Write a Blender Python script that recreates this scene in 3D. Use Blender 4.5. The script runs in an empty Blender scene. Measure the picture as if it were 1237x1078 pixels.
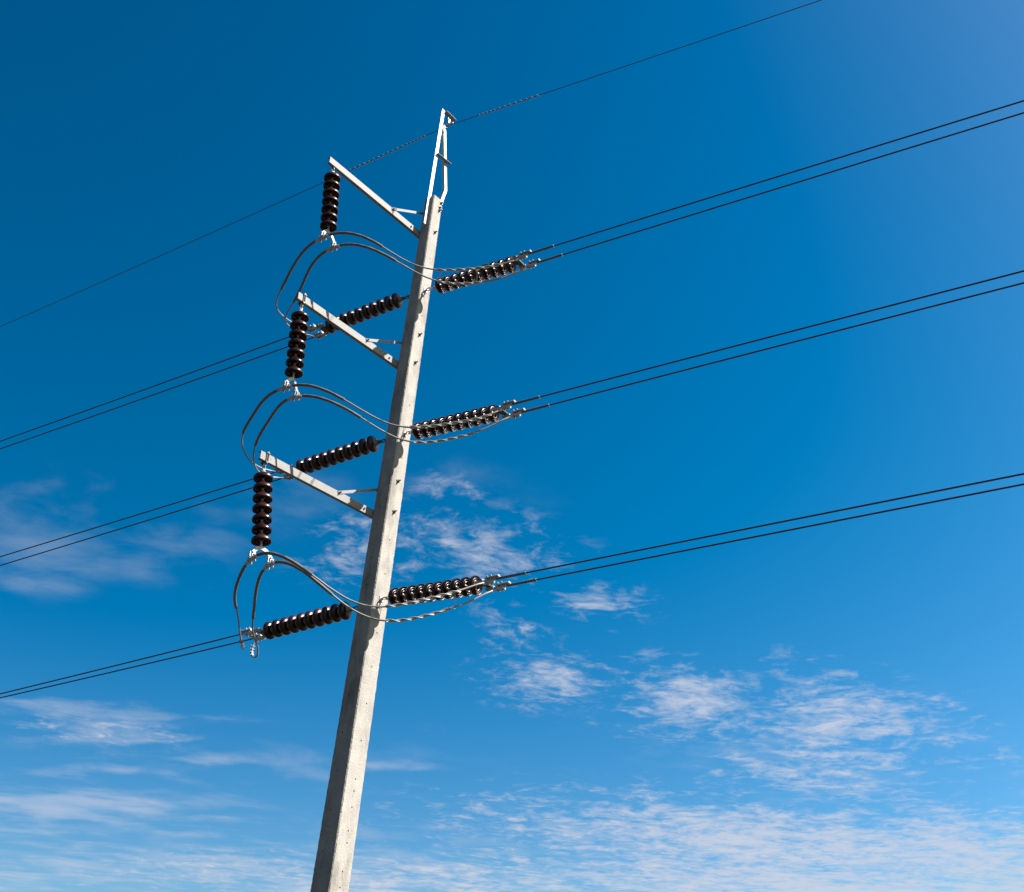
import bpy, bmesh, math, random
from mathutils import Vector, Matrix, Quaternion
random.seed(7)
scene = bpy.context.scene
COL = scene.collection
EYE = 1.6                                   # eye height above the ground

# ------------------------------------------------------------------ camera
F_PX, PITCH, ROLL = 1448.5, 0.5272, 0.0581
VIEW = Vector((0, math.cos(PITCH), math.sin(PITCH)))
_r0 = Vector((1, 0, 0)); _u0 = _r0.cross(VIEW)
RIGHTV = _r0 * math.cos(ROLL) + _u0 * math.sin(ROLL)
UPV = -_r0 * math.sin(ROLL) + _u0 * math.cos(ROLL)
cam_data = bpy.data.cameras.new('camera')
cam_data.sensor_fit = 'HORIZONTAL'; cam_data.sensor_width = 36.0
cam_data.lens = 36.0 * F_PX / 1237.0
cam_data.clip_start = 0.05; cam_data.clip_end = 20000
cam = bpy.data.objects.new('camera', cam_data); COL.objects.link(cam)
M = Matrix((RIGHTV, UPV, -VIEW)).transposed().to_4x4(); M.translation = (0, 0, EYE)
cam.matrix_world = M
scene.camera = cam

# ------------------------------------------------------------------ frame of the pole
AZ_ARM = 4.0288
def az(a): return Vector((math.cos(a), math.sin(a), 0))
ARM = az(AZ_ARM)                            # the way the crossarms point
WIRE = az(AZ_ARM + math.pi / 2)             # the face that looks along the line
SUN_DIR = (ARM * -0.56 + WIRE * 1.0 + Vector((0, 0, 1.22))).normalized()

# ------------------------------------------------------------------ view, sun, sky
scene.view_settings.view_transform = 'Standard'
scene.view_settings.look = 'None'
scene.view_settings.gamma = 1.0
scene.view_settings.use_curve_mapping = False
scene.view_settings.exposure = 1.5

sun = bpy.data.lights.new('sun', 'SUN'); sun.energy = 5.0; sun.angle = math.radians(0.53)
sun.color = (1.0, 0.98, 0.95)
sun_o = bpy.data.objects.new('sun', sun); COL.objects.link(sun_o)
sun_o.location = (30, 0, 60)
sun_o.rotation_euler = SUN_DIR.to_track_quat('Z', 'Y').to_euler()

world = bpy.data.worlds.new('World'); scene.world = world
world.use_nodes = True
# sky texture graded the way the picture's polarised sky looks, thin clouds laid on a
# flat cloud layer overhead and kept to the places where the sky had cloud
def pixel_dir(x, y):
    d = VIEW * F_PX + RIGHTV * (x - 618.5) - UPV * (y - 539.0)
    return d.normalized()

def build_world():
    nt = world.node_tree; N = nt.nodes; Lk = nt.links
    N.clear()
    def link(n, i, s):
        if s is None: return
        if isinstance(s, (int, float, tuple, Vector)): n.inputs[i].default_value = s
        else: Lk.new(s, n.inputs[i])
    def mth(op, a, b=None, c=None, clamp=False):
        n = N.new('ShaderNodeMath'); n.operation = op; n.use_clamp = clamp
        for i, s in enumerate((a, b, c)): link(n, i, s)
        return n.outputs[0]
    def vec(op, a, b=None):
        n = N.new('ShaderNodeVectorMath'); n.operation = op
        link(n, 0, a); link(n, 1, b)
        return n.outputs['Value'] if op in ('DOT_PRODUCT', 'LENGTH') else n.outputs[0]
    def smooth(v, lo, hi):
        n = N.new('ShaderNodeMapRange'); n.interpolation_type = 'SMOOTHSTEP'
        Lk.new(v, n.inputs[0]); n.inputs[1].default_value = lo; n.inputs[2].default_value = hi
        return n.outputs[0]
    def noise(v, scale, detail, rough, warp=0.0, lac=2.0):
        n = N.new('ShaderNodeTexNoise'); n.inputs['Scale'].default_value = scale
        n.inputs['Detail'].default_value = detail; n.inputs['Roughness'].default_value = rough
        n.inputs['Distortion'].default_value = warp; n.inputs['Lacunarity'].default_value = lac
        Lk.new(v, n.inputs['Vector']); return n.outputs[0]
    out = N.new('ShaderNodeOutputWorld'); bg = N.new('ShaderNodeBackground')
    Lk.new(bg.outputs[0], out.inputs[0]); bg.inputs[1].default_value = SKY_STRENGTH
    sky = N.new('ShaderNodeTexSky'); sky.sky_type = 'NISHITA'; sky.sun_disc = False
    sky.sun_elevation = math.asin(SUN_DIR.z)
    sky.sun_rotation = math.atan2(SUN_DIR.x, SUN_DIR.y)
    sky.altitude = 0; sky.air_density = 1.0; sky.dust_density = 1.5; sky.ozone_density = 1.0
    tc = N.new('ShaderNodeTexCoord'); d = tc.outputs['Generated']
    # polarised, saturated blue
    s1 = vec('MULTIPLY', sky.outputs[0], (.1, .1, .1))
    gm = N.new('ShaderNodeGamma'); gm.inputs[1].default_value = 1.3; Lk.new(s1, gm.inputs[0])
    hs = N.new('ShaderNodeHueSaturation'); hs.inputs['Saturation'].default_value = 1.45
    Lk.new(gm.outputs[0], hs.inputs['Color'])
    k = 1.92 / (SKY_STRENGTH * 2 ** scene.view_settings.exposure)
    s2 = vec('MULTIPLY', hs.outputs[0], tuple(c * k for c in SKY_TINT))
    sun_h = Vector((SUN_DIR.x, SUN_DIR.y, 0)).normalized()
    side = vec('DOT_PRODUCT', d, sun_h)
    pc = N.new('ShaderNodeCombineXYZ')
    for ch, kx in enumerate((SKY_POL, SKY_POL, SKY_POL - .07)): Lk.new(mth('EXPONENT', mth('MULTIPLY', side, kx)), pc.inputs[ch])
    dz = N.new('ShaderNodeSeparateXYZ'); Lk.new(d, dz.inputs[0])
    low = mth('SUBTRACT', 1.0, smooth(dz.outputs[2], .10, .50))
    lc = N.new('ShaderNodeCombineXYZ')
    for ch, am in enumerate((-.08, -.075, .06)): Lk.new(mth('MULTIPLY_ADD', low, am, 1.0), lc.inputs[ch])
    sc = N.new('ShaderNodeVectorMath'); sc.operation = 'MULTIPLY'
    Lk.new(vec('MULTIPLY', s2, pc.outputs[0]), sc.inputs[0]); Lk.new(lc.outputs[0], sc.inputs[1])
    cap = .88 / (SKY_STRENGTH * 2 ** scene.view_settings.exposure)
    base = vec('MINIMUM', vec('MAXIMUM', sc.outputs[0], (0, 0, 0)), (cap, cap, cap))
    # cloud layer coordinates
    sep = N.new('ShaderNodeSeparateXYZ'); Lk.new(d, sep.inputs[0])
    zc = mth('MAXIMUM', sep.outputs[2], 0.06)
    cmb = N.new('ShaderNodeCombineXYZ')
    Lk.new(mth('DIVIDE', sep.outputs[0], zc), cmb.inputs[0]); Lk.new(mth('DIVIDE', sep.outputs[1], zc), cmb.inputs[1])
    p = cmb.outputs[0]
    warp = N.new('ShaderNodeTexNoise'); warp.inputs['Scale'].default_value = 3.2; warp.inputs['Detail'].default_value = 5
    Lk.new(p, warp.inputs['Vector'])
    wv = vec('MULTIPLY', vec('SUBTRACT', warp.outputs['Color'], (.5, .5, .5)), (.16, .16, 0))
    pw = vec('ADD', p, wv)
    def patches(rows):
        tot = None
        for (x, y, a, b, ang, w) in rows:
            c = pixel_dir(x, y)
            ca, sa = math.cos(math.radians(ang)), math.sin(math.radians(ang))
            e1 = (RIGHTV * ca + UPV * sa) * (F_PX / a); e2 = (UPV * ca - RIGHTV * sa) * (F_PX / b)
            o1 = e1.dot(c); o2 = e2.dot(c)
            u = mth('SUBTRACT', vec('DOT_PRODUCT', d, tuple(e1)), o1)
            v = mth('SUBTRACT', vec('DOT_PRODUCT', d, tuple(e2)), o2)
            r2 = mth('ADD', mth('MULTIPLY', u, u), mth('MULTIPLY', v, v))
            g = mth('MULTIPLY', mth('EXPONENT', mth('MULTIPLY', r2, -1.0)), w)
            tot = g if tot is None else mth('MAXIMUM', tot, g)
        return tot
    # broken altocumulus
    mA = patches(CLOUD_RIPPLED)
    nA = noise(pw, 5.0, 9, .66, .25); nB = noise(pw, 13.0, 8, .66, .35); nC = noise(p, 2.4, 3, .5)
    nD = noise(pw, 30.0, 6, .62, .3)
    mixn = mth('ADD', mth('ADD', mth('MULTIPLY', nA, .42), mth('MULTIPLY', nB, .43)), mth('MULTIPLY', nD, .15))
    edge = mth('ADD', mA, mth('MULTIPLY', mth('SUBTRACT', nC, .5), .55))
    dens = mth('ADD', mth('MULTIPLY', edge, .80), mth('MULTIPLY', mth('SUBTRACT', mixn, .5), 5.4))
    aA = mth('MULTIPLY', smooth(dens, .14, 1.42), smooth(mA, .02, .22))
    # smooth thin streaks
    st = N.new('ShaderNodeMapping'); st.inputs['Rotation'].default_value = (0, 0, math.radians(8)); st.inputs['Scale'].default_value = (1.2, 3.4, 1)
    Lk.new(pw, st.inputs['Vector'])
    mB = patches(CLOUD_THIN)
    sA = noise(st.outputs[0], 1.6, 6, .5, .4); sB = noise(pw, 6.0, 6, .55)
    dB = mth('ADD', mth('MULTIPLY', mB, 1.0), mth('MULTIPLY', mth('SUBTRACT', mth('ADD', mth('MULTIPLY', sA, .55), mth('MULTIPLY', sB, .45)), .5), 3.4))
    aB = mth('MULTIPLY', smooth(dB, .15, 1.3), smooth(mB, .02, .3))
    # soft veils
    mC = patches(CLOUD_SOFT)
    sC = noise(pw, 2.6, 7, .56, .2)
    aC = mth('MULTIPLY', smooth(mth('ADD', mC, mth('MULTIPLY', mth('SUBTRACT', sC, .5), 4.0)), .15, 1.2), smooth(mC, .02, .35))
    al = mth('MINIMUM', mth('ADD', mth('ADD', mth('MULTIPLY', aA, .80), mth('MULTIPLY', aB, .48)), mth('MULTIPLY', aC, .23)), .84)
    kk = 1.0 / (SKY_STRENGTH * 2 ** scene.view_settings.exposure)
    cc = tuple(c * kk for c in (.64, .67, .765))
    mix = N.new('ShaderNodeMix'); mix.data_type = 'RGBA'
    Lk.new(al, mix.inputs[0]); Lk.new(base, mix.inputs[6]); mix.inputs[7].default_value = (*cc, 1)
    Lk.new(mix.outputs[2], bg.inputs[0])

SKY_STRENGTH, SKY_TINT, SKY_POL = 0.1, (1.5, 1.30, 1.02), 0.40
# centre x, y, half width, half height (in the picture's own pixels, turned into directions), tilt, amount
CLOUD_RIPPLED = [
    (430, 668, 60, 36, -4, .66), (565, 665, 112, 44, -8, .76), (545, 605, 50, 34, -35, .36), (640, 690, 60, 24, -5, .45),
    (725, 732, 58, 26, 0, .5), (620, 760, 40, 26, 10, .5), (668, 822, 82, 27, -4, .92), (775, 850, 50, 24, 0, .75),
    (855, 850, 112, 42, -6, 1.0), (985, 866, 140, 48, -6, 1.0), (1080, 878, 60, 30, -8, .75), (948, 820, 40, 16, 0, .75),
    (1005, 928, 115, 36, 6, .88), (1050, 955, 60, 16, 0, .35), (800, 978, 150, 12, 2, .28), (640, 735, 120, 40, -20, .22),
    (970, 1022, 330, 42, -2, 1.32), (1180, 1045, 150, 56, -4, 1.32), (1000, 1075, 380, 42, 0, 1.4), (700, 1005, 110, 30, 0, .85),
    (600, 1066, 220, 26, -2, .85), (300, 1052, 170, 24, -3, .5), (130, 885, 78, 20, -8, .42), (440, 1070, 160, 22, 0, .8),
]
CLOUD_THIN = [
    (130, 882, 88, 24, -8, .78), (60, 856, 90, 16, -6, .62), (70, 972, 130, 14, -7, 1.25), (150, 995, 170, 20, -6, .55), (40, 1050, 140, 26, 0, .75),
    (260, 918, 50, 10, 0, .66), (270, 872, 60, 12, -4, .25), (270, 1048, 230, 26, -3, .72), (440, 1068, 180, 26, 0, .8),
    (90, 932, 170, 10, -3, .45), (540, 880, 100, 16, 0, .15), (480, 925, 60, 8, 0, .45), (560, 1000, 140, 16, 0, .25),
]
CLOUD_SOFT = [(70, 640, 110, 56, 0, .72), (200, 650, 80, 46, 0, .66), (50, 588, 46, 22, 0, .55), (60, 700, 60, 26, 0, .4), (350, 600, 70, 40, 10, .45),
    (545, 590, 70, 34, 0, .4), (300, 940, 260, 60, 0, .30), (960, 900, 220, 90, 0, .32), (600, 640, 130, 50, 0, .3), (620, 1020, 500, 50, 0, .35)]
build_world()
RIGHT = [{'D': [0.8105, -0.5857, 0.0], 'a': [-1.2343, 14.7514, 11.3678], 'b': [-0.1745, 13.9855, 11.2378], 'd': [0.8065, -0.5829, -0.099], 'N': [-0.5857, -0.8105, 0.0], 'u': -0.0908, 'l': -0.0852, 's': 0.2324, 'k': -0.0002}, {'D': [0.8105, -0.5857, 0.0], 'a': [-1.3406, 14.7192, 8.7287], 'b': [-0.2793, 13.9523, 8.6182], 'd': [0.8076, -0.5837, -0.0841], 'N': [-0.5857, -0.8105, 0.0], 'u': -0.0583, 'l': -0.0555, 's': 0.2324, 'k': -0.0002}, {'D': [0.8105, -0.5857, 0.0], 'a': [-1.4115, 14.6636, 6.1381], 'b': [-0.3497, 13.8962, 6.0364], 'd': [0.8081, -0.584, -0.0774], 'N': [-0.5857, -0.8105, 0.0], 'u': -0.0296, 'l': -0.0279, 's': 0.2324, 'k': -0.0002}]
LEFT = [{'D': [-0.8438, 0.5367, 0.0], 'a': [-1.9471, 15.2351, 11.3901], 'b': [-3.0548, 15.9396, 11.3324], 'd': [-0.843, 0.5362, -0.0439], 'N': [-0.5367, -0.8438, 0.0], 'u': -0.0274, 'l': -0.026, 's': 0.2059, 'k': 0.0008}, {'D': [-0.8438, 0.5367, 0.0], 'a': [-2.0391, 15.1907, 8.738], 'b': [-3.1462, 15.8949, 8.6664], 'd': [-0.8425, 0.5359, -0.0545], 'N': [-0.5367, -0.8438, 0.0], 'u': -0.0359, 'l': -0.0405, 's': 0.2059, 'k': 0.0008}, {'D': [-0.8438, 0.5367, 0.0], 'a': [-2.1176, 15.1382, 6.0974], 'b': [-3.2246, 15.8424, 6.0243], 'd': [-0.8425, 0.5359, -0.0556], 'N': [-0.5367, -0.8438, 0.0], 'u': -0.0469, 'l': -0.0386, 's': 0.2059, 'k': 0.0008}]
HANG = [{'tip': [-2.9688, 13.5136, 12.6691], 'first': [-2.9173, 13.57, 12.3408], 'last': [-2.8685, 13.6333, 11.4685], 'cu': [-2.9149, 13.5643, 11.2006], 'cl': [-2.7761, 13.7653, 11.1882]}, {'tip': [-3.0753, 13.4441, 10.0436], 'first': [-3.0252, 13.5014, 9.7137], 'last': [-2.9962, 13.5718, 8.841], 'cu': [-3.0613, 13.5089, 8.5625], 'cl': [-2.9514, 13.7098, 8.5503]}, {'tip': [-3.1844, 13.3705, 7.4543], 'first': [-3.1228, 13.4256, 7.1281], 'last': [-3.0127, 13.4324, 6.259], 'cu': [-3.0772, 13.3648, 5.9886], 'cl': [-2.8902, 13.5479, 6.007]}]
JUMP = [[[[-0.0723, 13.704, 11.1195], [-0.2554, 13.6923, 11.0232], [-0.4451, 13.6755, 10.9447], [-0.6397, 13.6565, 10.8809], [-0.8363, 13.6386, 10.8284], [-1.0323, 13.6224, 10.7875], [-1.226, 13.6038, 10.7645], [-1.4167, 13.5765, 10.7683], [-1.6047, 13.5358, 10.8057], [-1.792, 13.4842, 10.8746], [-1.9811, 13.4313, 10.9631], [-2.1742, 13.3918, 11.0535], [-2.3708, 13.3802, 11.1279], [-2.5656, 13.4058, 11.176], [-2.7499, 13.4693, 11.1975], [-2.9148, 13.5643, 11.2007], [-3.0547, 13.6814, 11.1963], [-3.1708, 13.8131, 11.1914], [-3.2679, 13.9545, 11.1887], [-3.352, 14.1034, 11.1878], [-3.4291, 14.259, 11.1869], [-3.5035, 14.4208, 11.1843], [-3.5781, 14.5881, 11.1795], [-3.6539, 14.759, 11.1742], [-3.7279, 14.9314, 11.172], [-3.7903, 15.1046, 11.1764], [-3.8251, 15.2804, 11.1903], [-3.8163, 15.4617, 11.2144], [-3.7539, 15.6527, 11.2462], [-3.6361, 15.8574, 11.2805], [-3.4641, 16.0779, 11.314]], [[0.0309, 13.8981, 11.1096], [-0.1487, 13.9106, 10.9952], [-0.3353, 13.9125, 10.9042], [-0.5271, 13.9058, 10.8343], [-0.7212, 13.8935, 10.7827], [-0.9145, 13.8766, 10.7487], [-1.1051, 13.8531, 10.7361], [-1.2927, 13.8183, 10.7517], [-1.4796, 13.7706, 10.7982], [-1.6695, 13.7159, 10.8688], [-1.8647, 13.6641, 10.9516], [-2.0634, 13.626, 11.0341], [-2.2608, 13.6114, 11.105], [-2.4499, 13.6287, 11.1552], [-2.6235, 13.6814, 11.1813], [-2.7763, 13.765, 11.1886], [-2.9059, 13.8699, 11.1883], [-3.0124, 13.9902, 11.1862], [-3.0998, 14.1226, 11.1841], [-3.1739, 14.2654, 11.1813], [-3.2406, 14.4184, 11.1757], [-3.3054, 14.5816, 11.1654], [-3.3741, 14.7536, 11.1502], [-3.4511, 14.9313, 11.1324], [-3.5367, 15.1109, 11.1174], [-3.6236, 15.289, 11.1116], [-3.6925, 15.4659, 11.1206], [-3.7166, 15.6458, 11.147], [-3.6734, 15.8343, 11.1899], [-3.5531, 16.0357, 11.2462], [-3.3537, 16.2516, 11.314]]], [[[-0.1597, 13.6624, 8.5197], [-0.3333, 13.6406, 8.3969], [-0.522, 13.6129, 8.3001], [-0.7215, 13.5834, 8.2233], [-0.9251, 13.5577, 8.1588], [-1.1266, 13.538, 8.1045], [-1.3227, 13.5207, 8.0676], [-1.5135, 13.4981, 8.0616], [-1.7026, 13.4646, 8.0964], [-1.895, 13.4227, 8.1679], [-2.0947, 13.3812, 8.2615], [-2.3002, 13.3506, 8.3612], [-2.5061, 13.3409, 8.452], [-2.7058, 13.3622, 8.5187], [-2.893, 13.4196, 8.5534], [-3.0614, 13.5085, 8.5632], [-3.2063, 13.6185, 8.5634], [-3.3254, 13.7446, 8.5605], [-3.4218, 13.8835, 8.5562], [-3.5035, 14.0316, 8.5514], [-3.5797, 14.1855, 8.5469], [-3.656, 14.343, 8.5426], [-3.7321, 14.5044, 8.5378], [-3.8016, 14.6718, 8.5312], [-3.8547, 14.8479, 8.5224], [-3.8827, 15.0343, 8.5124], [-3.8808, 15.2302, 8.505], [-3.8476, 15.4326, 8.5059], [-3.7831, 15.637, 8.5234], [-3.6861, 15.8382, 8.5672], [-3.5553, 16.0331, 8.6434]], [[-0.0419, 13.8423, 8.5343], [-0.2218, 13.831, 8.3916], [-0.4105, 13.8176, 8.2692], [-0.607, 13.8021, 8.1674], [-0.8082, 13.7861, 8.085], [-1.0093, 13.7709, 8.0212], [-1.2067, 13.7538, 7.9821], [-1.4001, 13.7287, 7.9792], [-1.5918, 13.6921, 8.0195], [-1.7863, 13.6472, 8.0976], [-1.9876, 13.6031, 8.1982], [-2.196, 13.5705, 8.3038], [-2.4059, 13.5593, 8.3999], [-2.6083, 13.5769, 8.4753], [-2.7932, 13.6276, 8.5246], [-2.9513, 13.7097, 8.5506], [-3.0785, 13.817, 8.5623], [-3.1778, 13.9422, 8.5676], [-3.2577, 14.0787, 8.5718], [-3.3278, 14.2219, 8.5769], [-3.3959, 14.3699, 8.5819], [-3.4667, 14.5227, 8.5836], [-3.5416, 14.6821, 8.5783], [-3.6177, 14.8503, 8.5631], [-3.6881, 15.0292, 8.5376], [-3.7429, 15.2195, 8.5054], [-3.7717, 15.4192, 8.475], [-3.7639, 15.6235, 8.4596], [-3.7105, 15.8263, 8.4749], [-3.605, 16.0216, 8.5342], [-3.4449, 16.2068, 8.6434]]], [[[-0.2285, 13.5918, 5.9654], [-0.4043, 13.5101, 5.8473], [-0.5855, 13.4364, 5.7401], [-0.7717, 13.3713, 5.6437], [-0.9611, 13.3158, 5.5577], [-1.1511, 13.2712, 5.4819], [-1.3401, 13.2363, 5.4221], [-1.5291, 13.2058, 5.3939], [-1.7212, 13.1734, 5.4145], [-1.9201, 13.1374, 5.4898], [-2.1278, 13.1034, 5.6087], [-2.3429, 13.0827, 5.7465], [-2.5576, 13.0891, 5.8736], [-2.7599, 13.1354, 5.9627], [-2.9364, 13.2286, 5.9989], [-3.0768, 13.3648, 5.9888], [-3.181, 13.5305, 5.9553], [-3.2599, 13.7108, 5.9194], [-3.3238, 13.8957, 5.8927], [-3.3765, 14.0805, 5.8792], [-3.4186, 14.2641, 5.8772], [-3.4507, 14.4468, 5.8828], [-3.4742, 14.6293, 5.8915], [-3.4921, 14.8122, 5.8989], [-3.5087, 14.9954, 5.9019], [-3.5278, 15.1785, 5.8988], [-3.5499, 15.3613, 5.8901], [-3.5714, 15.5437, 5.8779], [-3.5886, 15.7258, 5.8648], [-3.5991, 15.9076, 5.8522], [-3.6024, 16.0889, 5.8408]], [[-0.1326, 13.7897, 5.9489], [-0.295, 13.7204, 5.8105], [-0.4668, 13.6563, 5.6877], [-0.647, 13.5985, 5.5798], [-0.8334, 13.5483, 5.4852], [-1.0233, 13.5067, 5.4045], [-1.2151, 13.4721, 5.3448], [-1.409, 13.4401, 5.3197], [-1.6055, 13.4064, 5.3426], [-1.8046, 13.3702, 5.419], [-2.0057, 13.3355, 5.541], [-2.2071, 13.3121, 5.687], [-2.4051, 13.3126, 5.8276], [-2.5925, 13.3491, 5.9349], [-2.7578, 13.4281, 5.9938], [-2.8899, 13.5479, 6.0073], [-2.986, 13.6983, 5.993], [-3.055, 13.8674, 5.9684], [-3.1073, 14.0458, 5.9443], [-3.1501, 14.2281, 5.9254], [-3.1876, 14.4117, 5.9128], [-3.2225, 14.5951, 5.9052], [-3.2571, 14.778, 5.9009], [-3.2928, 14.96, 5.898], [-3.3292, 15.1414, 5.8956], [-3.363, 15.3226, 5.8935], [-3.3884, 15.5048, 5.8917], [-3.4026, 15.6888, 5.8897], [-3.408, 15.8748, 5.8852], [-3.4104, 16.0626, 5.8758], [-3.4147, 16.2519, 5.8593]]]]
ROD_SPANS = [[((0.344, 0.783), (0.044, 0.2), [0.1, 0.194]), ((0.333, 0.789), (0.111, 0.217), [])], [((0.361, 0.783), (0.033, 0.206), [0.061, 0.217]), ((0.344, 0.806), (0.083, 0.217), [])], [((0.361, 0.756), (0.061, 0.206), [0.067, 0.217]), ((0.344, 0.789), (0.089, 0.228), [])]]
# ------------------------------------------------------------------ materials
def material(name, color, rough=.5, metal=0.0, mottle=.25, scale=8.0, bump=0.0, bscale=60.0, spec=.5, coat=0.0, color2=None, wear=None, stretch=None):
    m = bpy.data.materials.new(name); m.use_nodes = True
    nt = m.node_tree; N = nt.nodes; Lk = nt.links
    b = N['Principled BSDF']
    tc = N.new('ShaderNodeTexCoord'); src = tc.outputs['Object']
    if stretch:
        mp = N.new('ShaderNodeMapping'); mp.inputs['Scale'].default_value = stretch
        Lk.new(src, mp.inputs[0]); src = mp.outputs[0]
    n = N.new('ShaderNodeTexNoise'); n.inputs['Scale'].default_value = scale; n.inputs['Detail'].default_value = 8
    n.inputs['Roughness'].default_value = .65
    Lk.new(src, n.inputs['Vector'])
    r = N.new('ShaderNodeValToRGB')
    c2 = color2 or tuple(min(1, c * (1 + mottle)) for c in color)
    c1 = tuple(c * (1 - mottle) for c in color)
    r.color_ramp.elements[0].position = .32; r.color_ramp.elements[0].color = (*c1, 1)
    r.color_ramp.elements[1].position = .68; r.color_ramp.elements[1].color = (*c2, 1)
    Lk.new(n.outputs[0], r.inputs[0]); col = r.outputs[0]
    if wear:                                 # darker stains and pits of their own shape
        (wcol, wscale, lo, hi, wst) = wear
        mp2 = N.new('ShaderNodeMapping'); mp2.inputs['Scale'].default_value = wst
        Lk.new(tc.outputs['Object'], mp2.inputs[0])
        n2 = N.new('ShaderNodeTexNoise'); n2.inputs['Scale'].default_value = wscale; n2.inputs['Detail'].default_value = 10
        n2.inputs['Roughness'].default_value = .7
        Lk.new(mp2.outputs[0], n2.inputs['Vector'])
        r2 = N.new('ShaderNodeValToRGB'); r2.color_ramp.elements[0].position = lo; r2.color_ramp.elements[1].position = hi
        Lk.new(n2.outputs[0], r2.inputs[0])
        mx = N.new('ShaderNodeMix'); mx.data_type = 'RGBA'
        Lk.new(r2.outputs[0], mx.inputs[0]); Lk.new(col, mx.inputs[6]); mx.inputs[7].default_value = (*wcol, 1)
        col = mx.outputs[2]
    Lk.new(col, b.inputs['Base Color'])
    rr = N.new('ShaderNodeMapRange'); rr.inputs[3].default_value = max(.02, rough - .1); rr.inputs[4].default_value = min(1, rough + .1)
    Lk.new(n.outputs[0], rr.inputs[0]); Lk.new(rr.outputs[0], b.inputs['Roughness'])
    b.inputs['Metallic'].default_value = metal
    b.inputs['Specular IOR Level'].default_value = spec
    b.inputs['Coat Weight'].default_value = coat; b.inputs['Coat Roughness'].default_value = .08
    if bump:
        nb = N.new('ShaderNodeTexNoise'); nb.inputs['Scale'].default_value = bscale; nb.inputs['Detail'].default_value = 6
        Lk.new(tc.outputs['Object'], nb.inputs['Vector'])
        bp = N.new('ShaderNodeBump'); bp.inputs['Strength'].default_value = bump; bp.inputs['Distance'].default_value = .01
        Lk.new(nb.outputs[0], bp.inputs['Height']); Lk.new(bp.outputs[0], b.inputs['Normal'])
    return m

CONCRETE = material('weathered concrete', (.303, .278, .243), .85, 0, .16, 4.0, .6, 45, .2,
                    wear=((.125, .112, .094), 4.5, .49, .76, (1, 1, .30)))
GALV = material('galvanised steel', (.215, .203, .188), .68, .0, .14, 9, .15, 80, .3, wear=((.10, .09, .078), 14, .62, .85, (1, 1, 1)))
GALVNEW = material('bright new galvanised steel', (.40, .395, .38), .45, .15, .1, 9, .1, 80)
FITTING = material('cast galvanised fitting', (.38, .375, .36), .42, .25, .25, 22, .2, 120)
DARKFIT = material('weathered dark fitting', (.09, .085, .08), .5, .3, .3, 25, .2, 120)
PORCELAIN = material('brown glazed porcelain', (.024, .0062, .0044), .24, 0, .35, 9, .0, 60, .34, .0)
def vary_by_object(m, lo, hi, dr):
    nt = m.node_tree; b = nt.nodes['Principled BSDF']; oi = nt.nodes.new('ShaderNodeObjectInfo')
    mr = nt.nodes.new('ShaderNodeMapRange'); mr.inputs[3].default_value = lo; mr.inputs[4].default_value = hi
    nt.links.new(oi.outputs['Random'], mr.inputs[0])
    src = b.inputs['Base Color'].links[0].from_socket
    sc = nt.nodes.new('ShaderNodeVectorMath'); sc.operation = 'SCALE'
    nt.links.new(src, sc.inputs[0]); nt.links.new(mr.outputs[0], sc.inputs['Scale']); nt.links.new(sc.outputs[0], b.inputs['Base Color'])
    rs = b.inputs['Roughness'].links[0].from_socket
    ad = nt.nodes.new('ShaderNodeMath'); ad.operation = 'MULTIPLY_ADD'; ad.inputs[1].default_value = dr
    nt.links.new(oi.outputs['Random'], ad.inputs[0]); nt.links.new(rs, ad.inputs[2]); nt.links.new(ad.outputs[0], b.inputs['Roughness'])
vary_by_object(PORCELAIN, .7, 1.35, .14)
CAPMET = material('insulator cap metal', (.19, .19, .185), .5, .3, .2, 18, .2, 90)
WIREDARK = material('weathered aluminium conductor', (.028, .025, .022), .6, .1, .2, 14)
JUMPERMAT = material('grey brown jumper conductor', (.225, .207, .178), .52, .2, .18, 11)
RODMAT = material('armour rod aluminium', (.120, .107, .089), .52, .15, .2, 13)
WRAPMAT = material('bright helical rod', (.36, .345, .31), .42, .25, .18, 16)
DAMPERMAT = material('grey plastic damper rod', (.33, .33, .32), .5, 0, .15, 20)

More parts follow.
